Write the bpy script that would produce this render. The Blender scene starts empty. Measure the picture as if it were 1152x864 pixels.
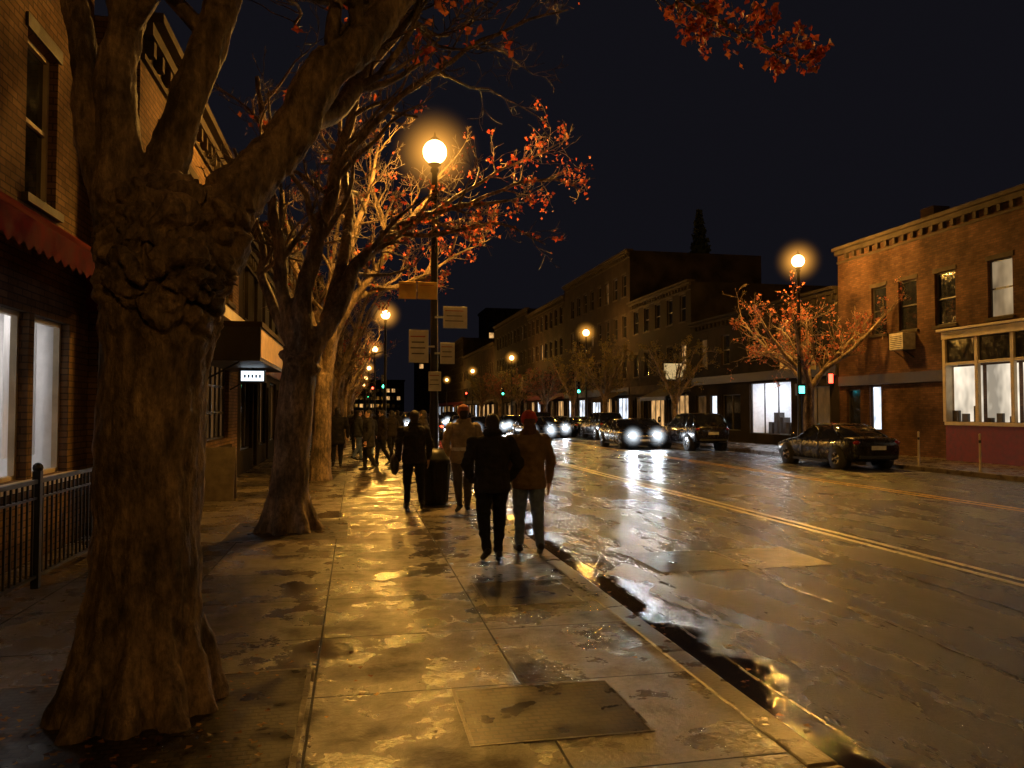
import bpy, math, random, numpy as np
from mathutils import Vector, Matrix, noise
R=random.Random(7)
scene=bpy.context.scene
col=scene.collection

# ------------------------------------------------------------ materials
def newmat(name):
    m=bpy.data.materials.new(name); m.use_nodes=True
    nt=m.node_tree; b=nt.nodes['Principled BSDF']
    return m,nt,b
def N(nt,t,**kw):
    n=nt.nodes.new(t)
    for k,v in kw.items(): setattr(n,k,v)
    return n
def nosample(m):
    try: m.cycles.emission_sampling='NONE'
    except Exception as e: print(e)
    return m
def objco(nt,scale=(1,1,1)):
    tc=N(nt,'ShaderNodeTexCoord'); mp=N(nt,'ShaderNodeMapping')
    mp.inputs['Scale'].default_value=scale
    nt.links.new(tc.outputs['Object'],mp.inputs['Vector']); return mp.outputs['Vector']
def noi(nt,vec,scale,detail=4,rough=.55):
    n=N(nt,'ShaderNodeTexNoise'); n.inputs['Scale'].default_value=scale
    n.inputs['Detail'].default_value=detail; n.inputs['Roughness'].default_value=rough
    if vec is not None: nt.links.new(vec,n.inputs['Vector'])
    return n.outputs['Fac']
def ramp(nt,fac,stops):
    r=N(nt,'ShaderNodeValToRGB'); e=r.color_ramp.elements
    while len(e)<len(stops): e.new(.5)
    for i,(p,c) in enumerate(stops):
        e[i].position=p
        e[i].color=(c,c,c,1) if not isinstance(c,tuple) else (c[0],c[1],c[2],1)
    nt.links.new(fac,r.inputs['Fac']); return r.outputs['Color']
def mixc(nt,fac,a,b,mode='MIX'):
    m=N(nt,'ShaderNodeMix',data_type='RGBA',blend_type=mode)
    for i,v in ((0,fac),(6,a),(7,b)):
        if hasattr(v,'node'): nt.links.new(v,m.inputs[i])
        else: m.inputs[i].default_value=v if i==0 else (v[0],v[1],v[2],1)
    return m.outputs[2]
def mth(nt,op,a,b=None):
    m=N(nt,'ShaderNodeMath',operation=op)
    for i,v in enumerate((a,b)):
        if v is None: continue
        if hasattr(v,'node'): nt.links.new(v,m.inputs[i])
        else: m.inputs[i].default_value=v
    return m.outputs[0]
def bump(nt,b,h,strength=.4,dist=.02,inp='Normal'):
    n=N(nt,'ShaderNodeBump'); n.inputs['Strength'].default_value=strength; n.inputs['Distance'].default_value=dist
    nt.links.new(h,n.inputs['Height']); nt.links.new(n.outputs['Normal'],b.inputs[inp])
def M(name,c,rough=.6,metal=0,var=.35,scale=6,bmp=.2,dist=.01,spec=.5):
    m,nt,b=newmat(name); v=objco(nt); f=noi(nt,v,scale,5)
    lo=tuple(x*(1-var) for x in c); hi=tuple(min(1,x*(1+var)) for x in c)
    nt.links.new(ramp(nt,f,[(.3,lo),(.7,hi)]),b.inputs['Base Color'])
    b.inputs['Metallic'].default_value=metal; b.inputs['Specular IOR Level'].default_value=spec
    nt.links.new(ramp(nt,f,[(.3,max(0,rough-.08)),(.7,min(1,rough+.1))]),b.inputs['Roughness'])
    if bmp: bump(nt,b,noi(nt,v,scale*8,3),bmp,dist)
    return m
def E(name,c,s,base=(.05,.05,.05)):
    m,nt,b=newmat(name); b.inputs['Base Color'].default_value=(*base,1)
    b.inputs['Emission Color'].default_value=(*c,1); b.inputs['Emission Strength'].default_value=s
    b.inputs['Roughness'].default_value=.3
    return m
def Ewin(name,c,s,sc=1.5):
    m,nt,b=newmat(name); v=objco(nt,(1,1,.5)); f=noi(nt,v,sc,3)
    b.inputs['Base Color'].default_value=(.04,.04,.04,1); b.inputs['Roughness'].default_value=.08
    nt.links.new(ramp(nt,f,[(.35,tuple(x*.2 for x in c)),(.65,c)]),b.inputs['Emission Color'])
    b.inputs['Emission Strength'].default_value=s; return nosample(m)
def brickmat(name,c1,c2,mortar,scale=1.0,rough=.85):
    m,nt,b=newmat(name); tc=N(nt,'ShaderNodeTexCoord'); s=N(nt,'ShaderNodeSeparateXYZ'); nt.links.new(tc.outputs['Object'],s.inputs[0])
    u=mth(nt,'ADD',s.outputs[0],s.outputs[1]); cb=N(nt,'ShaderNodeCombineXYZ')
    nt.links.new(u,cb.inputs[0]); nt.links.new(s.outputs[2],cb.inputs[1])
    br=N(nt,'ShaderNodeTexBrick'); br.inputs['Scale'].default_value=scale
    br.inputs['Brick Width'].default_value=.24; br.inputs['Row Height'].default_value=.08; br.inputs['Mortar Size'].default_value=.008
    br.inputs['Color1'].default_value=(*c1,1); br.inputs['Color2'].default_value=(*c2,1); br.inputs['Mortar'].default_value=(*mortar,1)
    nt.links.new(cb.outputs[0],br.inputs['Vector'])
    f=noi(nt,tc.outputs['Object'],.7,6,.65)
    g=ramp(nt,f,[(.32,.3),(.68,1.2)])
    nt.links.new(mixc(nt,1.0,br.outputs['Color'],g,'MULTIPLY'),b.inputs['Base Color'])
    b.inputs['Roughness'].default_value=rough; b.inputs['Specular IOR Level'].default_value=.12
    h=mth(nt,'ADD',mth(nt,'MULTIPLY',br.outputs['Fac'],-1.0),mth(nt,'MULTIPLY',noi(nt,tc.outputs['Object'],30,3),.5))
    bump(nt,b,h,.5,.012); return m

def mat_bark(name,dark,light):
    m,nt,b=newmat(name); v=objco(nt,(1,1,.22)); v2=objco(nt,(1,1,.6))
    f=noi(nt,v,16,6,.7); f2=noi(nt,v2,3.2,6,.65); f3=noi(nt,v2,28,4,.7)
    c=ramp(nt,f,[(.3,dark),(.7,light)])
    c=mixc(nt,1.0,c,ramp(nt,f2,[(.38,.3),(.5,.85),(.62,1.35)]),'MULTIPLY')
    c=mixc(nt,1.0,c,ramp(nt,f3,[(.35,.6),(.6,1.15)]),'MULTIPLY')
    nt.links.new(c,b.inputs['Base Color']); b.inputs['Roughness'].default_value=.7
    h=mth(nt,'ADD',mth(nt,'ADD',f,mth(nt,'MULTIPLY',f2,.8)),mth(nt,'MULTIPLY',f3,.5))
    bump(nt,b,h,1.0,.035); return m
bark=mat_bark('bark',(.05,.034,.022),(.36,.25,.15))

def mat_walk():
    m,nt,b=newmat('wet_concrete'); v=objco(nt)
    br=N(nt,'ShaderNodeTexBrick'); br.offset=0.0; br.squash=1.0
    br.inputs['Scale'].default_value=1; br.inputs['Brick Width'].default_value=1.26; br.inputs['Row Height'].default_value=1.22
    br.inputs['Mortar Size'].default_value=.009; br.inputs['Mortar Smooth'].default_value=.3
    br.inputs['Color1'].default_value=(.155,.125,.092,1); br.inputs['Color2'].default_value=(.06,.05,.04,1); br.inputs['Mortar'].default_value=(.012,.01,.008,1)
    mp=N(nt,'ShaderNodeMapping'); mp.inputs['Location'].default_value=(.24+1.26*20,.1+1.22*30,0)
    tc=N(nt,'ShaderNodeTexCoord'); nt.links.new(tc.outputs['Object'],mp.inputs['Vector']); nt.links.new(mp.outputs[0],br.inputs['Vector'])
    big=noi(nt,v,.9,6,.62); fine=noi(nt,v,26,5,.7)
    c=mixc(nt,1.0,br.outputs['Color'],ramp(nt,big,[(.35,.35),(.65,1.25)]),'MULTIPLY')
    c=mixc(nt,1.0,c,ramp(nt,fine,[(.3,.6),(.7,1.2)]),'MULTIPLY')
    nt.links.new(c,b.inputs['Base Color'])
    wet=noi(nt,v,1.5,8,.66)
    rg=ramp(nt,wet,[(.38,.12),(.46,.22),(.54,.36),(.64,.58)])
    rg=mixc(nt,ramp(nt,fine,[(.35,0.0),(.65,.22)]),rg,(.45,.45,.45))
    nt.links.new(mixc(nt,br.outputs['Fac'],rg,(.6,.6,.6)),b.inputs['Roughness'])
    sp=ramp(nt,wet,[(.44,1.0),(.56,.7),(.66,.25)])
    nt.links.new(mixc(nt,br.outputs['Fac'],sp,(.15,.15,.15)),b.inputs['Specular IOR Level'])
    h=mth(nt,'MULTIPLY',fine,ramp(nt,wet,[(.36,.25),(.58,1.0)]))
    h=mth(nt,'ADD',h,mth(nt,'MULTIPLY',br.outputs['Fac'],-1.5))
    h=mth(nt,'ADD',h,mth(nt,'MULTIPLY',big,2.2))
    bump(nt,b,h,.6,.014)
    return m
def mat_road():
    m,nt,b=newmat('wet_asphalt'); v=objco(nt); v2=objco(nt,(1,.3,1))
    fine=noi(nt,v,42,5,.72); big=noi(nt,v,.5,5,.6)
    c=ramp(nt,big,[(.35,(.016,.014,.012)),(.65,(.045,.039,.033))])
    c=mixc(nt,1.0,c,ramp(nt,fine,[(.3,.35),(.7,1.6)]),'MULTIPLY')
    nt.links.new(c,b.inputs['Base Color'])
    wet=noi(nt,v2,1.3,8,.7)
    tc=N(nt,'ShaderNodeTexCoord'); s=N(nt,'ShaderNodeSeparateXYZ'); nt.links.new(tc.outputs['Object'],s.inputs[0])
    gut=mth(nt,'ADD',s.outputs[0],mth(nt,'MULTIPLY',noi(nt,v,1.1,5),1.6))
    g=ramp(nt,mth(nt,'DIVIDE',gut,10.0),[(.345,0.0),(.375,1.0)])
    r=ramp(nt,wet,[(.32,.22),(.5,.27),(.68,.34)])
    nt.links.new(mixc(nt,g,(.05,.05,.05),r),b.inputs['Roughness'])
    h=mth(nt,'MULTIPLY',fine,mth(nt,'ADD',mth(nt,'MULTIPLY',g,.92),.04))
    bump(nt,b,h,1.0,.02); nt.links.new(ramp(nt,wet,[(.34,1.0),(.66,.75)]),b.inputs['Specular IOR Level'])
    return m
walk=mat_walk(); road=mat_road()
kerbm=M('kerb_stone',(.13,.105,.08),.3,var=.4,scale=4,bmp=.5)
def mat_grate():
    m,nt,b=newmat('cast_iron_grate'); tc=N(nt,'ShaderNodeTexCoord')
    br=N(nt,'ShaderNodeTexBrick'); br.offset=.5; br.inputs['Brick Width'].default_value=.075; br.inputs['Row Height'].default_value=.05; br.inputs['Mortar Size'].default_value=.008
    br.inputs['Scale'].default_value=1
    br.inputs['Color1'].default_value=(.05,.035,.025,1); br.inputs['Color2'].default_value=(.025,.019,.014,1); br.inputs['Mortar'].default_value=(.006,.005,.004,1)
    nt.links.new(tc.outputs['Object'],br.inputs['Vector'])
    f=noi(nt,tc.outputs['Object'],3,6)
    nt.links.new(mixc(nt,1.0,br.outputs['Color'],ramp(nt,f,[(.3,.5),(.7,1.3)]),'MULTIPLY'),b.inputs['Base Color'])
    nt.links.new(ramp(nt,f,[(.35,.22),(.65,.5)]),b.inputs['Roughness'])
    bump(nt,b,mth(nt,'MULTIPLY',br.outputs['Fac'],-1.0),1.0,.02); return m
gratem=mat_grate()
def mat_paint(name,c):
    m,nt,b=newmat(name); v=objco(nt); f=noi(nt,v,14,7,.7)
    nt.links.new(ramp(nt,f,[(.34,(.05,.048,.04)),(.48,c)]),b.inputs['Base Color']); b.inputs['Roughness'].default_value=.35
    bump(nt,b,noi(nt,v,60,4),.4,.006); return m
white_paint=mat_paint('white_paint',(.8,.76,.66)); yellow_paint=mat_paint('yellow_paint',(.75,.45,.06))
def mat_leaf(name,cs):
    m,nt,b=newmat(name); g=N(nt,'ShaderNodeNewGeometry')
    st=[(i/(len(cs)-1),c) for i,c in enumerate(cs)]
    c=ramp(nt,g.outputs['Random Per Island'],st); nt.links.new(c,b.inputs['Base Color']); b.inputs['Roughness'].default_value=.5
    t=N(nt,'ShaderNodeBsdfTranslucent'); nt.links.new(c,t.inputs['Color']); mx=N(nt,'ShaderNodeMixShader'); mx.inputs[0].default_value=.4
    out=nt.nodes['Material Output']; nt.links.new(b.outputs[0],mx.inputs[1]); nt.links.new(t.outputs[0],mx.inputs[2]); nt.links.new(mx.outputs[0],out.inputs['Surface'])
    return m
leaf_red=mat_leaf('autumn_leaf',[(.35,.045,.028),(.44,.08,.035),(.44,.14,.05),(.2,.03,.02)])
leaf_pink=mat_leaf('autumn_leaf_pale',[(.34,.09,.05),(.4,.13,.07),(.22,.055,.03)])
leaf_green=mat_leaf('yellow_green_leaf',[(.1,.1,.02),(.25,.17,.03),(.06,.07,.02)])
leaf_fall=mat_leaf('fallen_leaf',[(.35,.16,.03),(.45,.25,.05),(.2,.06,.02),(.12,.07,.03)])
iron=M('black_iron',(.02,.02,.02),.4,.6,bmp=.1)
steel=M('galvanised_steel',(.3,.3,.29),.4,.8,bmp=.1)
dglass=M('dark_glass',(.012,.013,.016),.06,0,bmp=0)
wood_dark=M('dark_painted_wood',(.03,.024,.019),.45)
cream=M('cream_paint',(.45,.38,.26),.55,var=.2,scale=3)
cream_d=M('weathered_stone',(.05,.039,.028),.8,var=.4,scale=2,spec=.1)
darkred=M('dark_red_paint',(.13,.012,.012),.6); awnred=M('dark_red_canvas',(.16,.008,.01),.8,spec=.1)
brick_tan=brickmat('tan_brick',(.21,.125,.062),(.135,.078,.04),(.07,.05,.035))
brick_brown=brickmat('brown_brick',(.11,.055,.029),(.068,.033,.02),(.05,.037,.027))
brick_dark=brickmat('dark_brick',(.045,.026,.018),(.03,.018,.013),(.024,.019,.015))
stucco=M('stucco',(.03,.022,.016),.9,scale=.8,var=.6,bmp=.3,spec=.1)
stucco_d=M('dark_stucco',(.022,.017,.012),.9,scale=.8,var=.6,bmp=.3,spec=.1)
roofm=M('roof_felt',(.02,.02,.02),.8)
win_warm=Ewin('warm_lit_window',(1,.55,.2),1.0); win_dim=Ewin('dim_lit_window',(1,.48,.15),.09)
win_cool=Ewin('cool_lit_window',(.8,.88,1),2.4); win_cream=Ewin('blind_lit_window',(1,.72,.4),.6,.8)
wm={'dark':dglass,'warm':win_warm,'dim':win_dim,'cool':win_cool,'cream':win_cream}
LC=(1,.48,.08)
lampE=nosample(E('lit_lamp_globe',(1,.58,.2),12))
def glowmat(name,c,s):     # emissive volume imitating glare around a lamp, fading smoothly outwards
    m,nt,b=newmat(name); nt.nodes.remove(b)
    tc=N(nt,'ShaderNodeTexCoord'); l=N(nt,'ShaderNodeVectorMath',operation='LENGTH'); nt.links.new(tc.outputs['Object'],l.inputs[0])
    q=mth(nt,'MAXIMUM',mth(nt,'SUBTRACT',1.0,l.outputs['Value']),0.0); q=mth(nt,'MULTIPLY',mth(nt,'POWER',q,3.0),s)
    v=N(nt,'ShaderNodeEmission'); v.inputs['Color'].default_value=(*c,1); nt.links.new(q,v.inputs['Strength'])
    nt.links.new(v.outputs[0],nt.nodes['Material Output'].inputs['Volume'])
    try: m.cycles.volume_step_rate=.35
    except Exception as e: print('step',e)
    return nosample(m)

# ------------------------------------------------------------ mesh builder
class MB:
    def __init__(s): s.v=[]; s.f=[]
    def add(s,vs,fs):
        o=len(s.v); s.v+= [tuple(v) for v in vs]; s.f+=[tuple(i+o for i in f) for f in fs]
    def box(s,a,b):
        x0,y0,z0=(min(a[i],b[i]) for i in range(3)); x1,y1,z1=(max(a[i],b[i]) for i in range(3))
        s.add([(x0,y0,z0),(x1,y0,z0),(x1,y1,z0),(x0,y1,z0),(x0,y0,z1),(x1,y0,z1),(x1,y1,z1),(x0,y1,z1)],
              [(0,3,2,1),(4,5,6,7),(0,1,5,4),(1,2,6,5),(2,3,7,6),(3,0,4,7)])
    def loft(s,rings,cap=True):
        n=len(rings[0]); vs=[p for r in rings for p in r]; fs=[]
        for i in range(len(rings)-1):
            for j in range(n):
                k=(j+1)%n; fs.append((i*n+j,i*n+k,(i+1)*n+k,(i+1)*n+j))
        if cap: fs.append(tuple(range(n-1,-1,-1))); fs.append(tuple((len(rings)-1)*n+j for j in range(n)))
        s.add(vs,fs)
    def tube(s,pts,rad,seg=8,cap=True):
        pts=[Vector(p) for p in pts]; rings=[]; prev=None
        for i,p in enumerate(pts):
            t=(pts[min(i+1,len(pts)-1)]-pts[max(i-1,0)]); t=t.normalized() if t.length>1e-9 else Vector((0,0,1))
            if prev is None:
                a=Vector((1,0,0)) if abs(t.x)<.8 else Vector((0,1,0)); u=(a-t*a.dot(t)).normalized()
            else:
                u=prev-t*prev.dot(t); u=u.normalized() if u.length>1e-6 else prev
            prev=u; w=t.cross(u)
            r=rad[i] if hasattr(rad,'__len__') else rad
            rings.append([p+(u*math.cos(2*math.pi*j/seg)+w*math.sin(2*math.pi*j/seg))*r for j in range(seg)])
        s.loft(rings,cap)
    def rev(s,prof,c=(0,0,0),seg=16):
        s.loft([[(c[0]+r*math.cos(2*math.pi*j/seg),c[1]+r*math.sin(2*math.pi*j/seg),c[2]+z) for j in range(seg)] for r,z in prof])
    def ell(s,c,r,seg=12,rg=8):
        if not hasattr(r,'__len__'): r=(r,r,r)
        rings=[]
        for i in range(rg+1):
            a=math.pi*i/rg; a=min(max(a,.02),math.pi-.02)
            rings.append([(c[0]+r[0]*math.sin(a)*math.cos(2*math.pi*j/seg),c[1]+r[1]*math.sin(a)*math.sin(2*math.pi*j/seg),c[2]-r[2]*math.cos(a)) for j in range(seg)])
        s.loft(rings)
    def cap(s,a,b,ra,rb,seg=12):
        a=Vector(a); b=Vector(b); d=(b-a); L=d.length; t=d/L if L>0 else Vector((0,0,1))
        pts=[];rr=[]
        for k in (.98,.8,.45,0): pts.append(a-t*ra*k); rr.append(ra*math.sqrt(1-k*k))
        for k in (0,.45,.8,.98): pts.append(b+t*rb*k); rr.append(rb*math.sqrt(1-k*k))
        s.tube(pts,rr,seg)
    def mesh(s,name,mats,smooth=False):
        me=bpy.data.meshes.new(name); me.from_pydata(s.v,[],s.f)
        for m in mats: me.materials.append(m)
        if smooth:
            me.polygons.foreach_set('use_smooth',[True]*len(me.polygons))
        me.update(); return me
def link(name,me,loc=(0,0,0),rot=0,parent=None):
    o=bpy.data.objects.new(name,me); o.location=loc; o.rotation_euler=(0,0,rot); col.objects.link(o)
    if parent: o.parent=parent
    return o
class Obj:
    def __init__(s,name,loc=(0,0,0),rot=0): s.name=name; s.loc=loc; s.rot=rot; s.p={}
    def part(s,n,mat,smooth=False,sub=0,bev=0):
        if n not in s.p: s.p[n]=(MB(),mat,smooth,sub,bev)
        return s.p[n][0]
    def done(s):
        e=bpy.data.objects.new(s.name,None); e.location=s.loc; e.rotation_euler=(0,0,s.rot); col.objects.link(e); s.e=e; s.meshes=[]
        for n,(mb,mat,sm,sub,bev) in s.p.items():
            if not mb.v: continue
            me=mb.mesh(n,[mat],sm); o=link(n,me,parent=e)
            if bev: md=o.modifiers.new('b','BEVEL'); md.width=bev; md.segments=2; md.limit_method='ANGLE'
            if sub: md=o.modifiers.new('s','SUBSURF'); md.levels=sub; md.render_levels=sub
            s.meshes.append((n,me,bev,sub))
        return s
    def copy(s,loc,rot=0,skip=()):
        e=bpy.data.objects.new(s.name,None); e.location=loc; e.rotation_euler=(0,0,rot); col.objects.link(e)
        for n,me,bev,sub in s.meshes:
            if n in skip: continue
            o=link(n,me,parent=e)
            if bev: md=o.modifiers.new('b','BEVEL'); md.width=bev; md.segments=2; md.limit_method='ANGLE'
            if sub: md=o.modifiers.new('s','SUBSURF'); md.levels=sub; md.render_levels=sub
        return e
def single(name,mb,mats,smooth=False,loc=(0,0,0),rot=0): return link(name,mb.mesh(name,mats,smooth),loc,rot)
def apply_remesh(mb,voxel,it=0):
    me=mb.mesh('tmp',[]); o=bpy.data.objects.new('tmp',me); col.objects.link(o)
    md=o.modifiers.new('r','REMESH'); md.mode='VOXEL'; md.voxel_size=voxel; md.use_smooth_shade=True
    if it: sm=o.modifiers.new('s','SMOOTH'); sm.iterations=it; sm.factor=.5
    dg=bpy.context.evaluated_depsgraph_get(); dg.update()
    out=bpy.data.meshes.new_from_object(o.evaluated_get(dg),preserve_all_data_layers=False,depsgraph=dg)
    bpy.data.objects.remove(o); bpy.data.meshes.remove(me)
    out.polygons.foreach_set('use_smooth',[True]*len(out.polygons))
    return out
def ball(n,m):
    b=MB(); b.ell((0,0,0),1,24,14); return b.mesh(n,[m],True)
GLOW=ball('emissive_glow',glowmat('lamp_glow_emission',(1,.42,.06),3.2)); GLOW2=ball('emissive_glow',glowmat('headlight_glow_emission',(.8,.9,1),9.0))  # self-lit spheres added around lamps and headlights in place of glare

# ------------------------------------------------------------ ground
KX=2.3; RK=16.8; RZ=-.13
mb=MB(); mb.add([(-600,-200,-.30),(600,-200,-.30),(600,900,-.30),(-600,900,-.30)],[(0,1,2,3)])
single('ground',mb,[M('earth',(.05,.045,.04),.8)])
mb=MB(); mb.add([(KX-.1,-60,RZ),(RK+.1,-60,RZ),(RK+.1,500,RZ),(KX-.1,500,RZ)],[(0,1,2,3)]); single('road',mb,[road])
mb=MB(); mb.box((-12,-60,-.29),(KX-.18,500,0)); single('sidewalk',mb,[walk])
mb=MB(); mb.box((RK+.18,-60,-.29),(34,500,0)); single('sidewalk',mb,[walk])
for x0,x1 in ((KX-.18,KX),(RK,RK+.18)):
    mb=MB(); y=-20.0
    while y<200:
        mb.box((x0+.002,y+.004,-.28),(x1,y+1.796,.004)); y+=1.8
    o=single('kerb',mb,[kerbm]); md=o.modifiers.new('b','BEVEL'); md.width=.018; md.segments=2
def strip(name,x0,x1,y0,y1,m,z=RZ+.004):
    mb=MB(); mb.add([(x0,y0,z),(x1,y0,z),(x1,y1,z),(x0,y1,z)],[(0,1,2,3)]); return single(name,mb,[m])
strip('lane_line',6.80,6.90,-20,300,white_paint); strip('lane_line',7.02,7.12,-20,300,white_paint)
strip('lane_line',11.82,11.94,-20,300,yellow_paint); strip('lane_line',12.08,12.2,-20,300,yellow_paint)
mb=MB()
y=20.0
while y<90: mb.add([(14.6,y,RZ+.004),(16.7,y,RZ+.004),(16.7,y+.1,RZ+.004),(14.6,y+.1,RZ+.004)],[(0,1,2,3)]); y+=6
single('parking_bay_marking',mb,[white_paint])
plate=M('road_patch',(.022,.019,.016),.32,var=.4,scale=4,bmp=.9,dist=.014)
def cover(name,x0,x1,y0,y1,z,m,rim=kerbm):
    o=Obj(name); f=o.part('frame',rim); p=o.part('plate',m)
    w=.018
    f.box((x0-w,y0-w,z-.01),(x0,y1+w,z+.004)); f.box((x1,y0-w,z-.01),(x1+w,y1+w,z+.004))
    f.box((x0,y0-w,z-.01),(x1,y0,z+.004)); f.box((x0,y1,z-.01),(x1,y1+w,z+.004))
    p.box((x0+.004,y0+.004,z-.01),(x1-.004,y1-.004,z+.003)); o.done()
cover('utility_cover',.6,1.55,3.95,4.72,0,gratem)
cover('utility_cover',1.15,2.0,6.7,7.6,0,gratem)
strip('road_patch',3.4,4.5,8.3,9.5,plate,RZ+.004); strip('road_patch',4.56,5.6,8.3,9.5,plate,RZ+.004)
tar=M('tar',(.01,.01,.01),.25)
for pts in ([(2.7,2),(2.72,12),(2.68,40)],[(4.4,2),(4.5,6),(4.35,8.3)],[(5.9,3),(6.0,9),(5.85,22)],[(9.4,5),(9.5,20),(9.3,60)]):
    mb=MB(); P=[]
    for (x0,y0),(x1,y1) in zip(pts,pts[1:]):
        for k in range(20): t=k/20; P.append((x0+(x1-x0)*t+R.uniform(-.02,.02),y0+(y1-y0)*t))
    mb.add([(x-.012,y,RZ+.003) for x,y in P]+[(x+.012,y,RZ+.003) for x,y in P],[(i,i+1,i+1+len(P),i+len(P)) for i in range(len(P)-1)]); single('tar_seam',mb,[tar])

def pit(x0,x1,y0,y1):
    o=Obj('tree_grate'); f=o.part('frame',kerbm); p=o.part('grate',gratem)
    w=.03
    f.box((x0-w,y0-w,-.01),(x0,y1+w,.006)); f.box((x1,y0-w,-.01),(x1+w,y1+w,.006))
    f.box((x0,y0-w,-.01),(x1,y0,.006)); f.box((x0,y1,-.01),(x1,y1+w,.006))
    p.box((x0+.003,y0+.003,-.01),(x1-.003,y1-.003,.004)); o.done()
pit(-2.1,-.3,3.0,5.3); pit(-1.7,-.1,10.6,12.3)
for yy in (20,28,36,45): pit(-1.5,-.1,yy-.8,yy+.8)

def leafquad(mb,c,size,rnd,flat=False):
    if flat:
        n=Vector((rnd.uniform(-.2,.2),rnd.uniform(-.2,.2),1)).normalized()
    else: n=Vector((rnd.gauss(0,1),rnd.gauss(0,1),rnd.gauss(0,.8))).normalized()
    a=Vector((rnd.gauss(0,1),rnd.gauss(0,1),rnd.gauss(0,1))); u=(a-n*a.dot(n)).normalized(); w=n.cross(u)
    s=size*rnd.uniform(.6,1.2); c=Vector(c)
    mb.add([c-u*s*.5,c-u*s*.1+w*s*.5+n*s*.12,c+u*s*.15+w*s*.22,c+u*s*.55,c+u*s*.15-w*s*.22,c-u*s*.1-w*s*.5+n*s*.12],[(0,1,2,3),(0,3,4,5)])
mb=MB(); r=random.Random(3)
for i in range(420):
    if i<260: x,y=-1.2+r.gauss(0,.5),4.8+r.gauss(0,.6)
    elif i<340: x,y=-.9+r.gauss(0,.6),11.5+r.gauss(0,.7)
    else: x,y=r.uniform(-2.8,2.1),r.uniform(3,22)
    if x>2.05: x=2.0
    leafquad(mb,(x,y,.02),.04,r,True)
for i in range(90): leafquad(mb,(2.34+abs(r.gauss(0,.18)),r.uniform(4,30),RZ+.015),.05,r,True)
single('fallen_leaves',mb,[leaf_fall])

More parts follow.
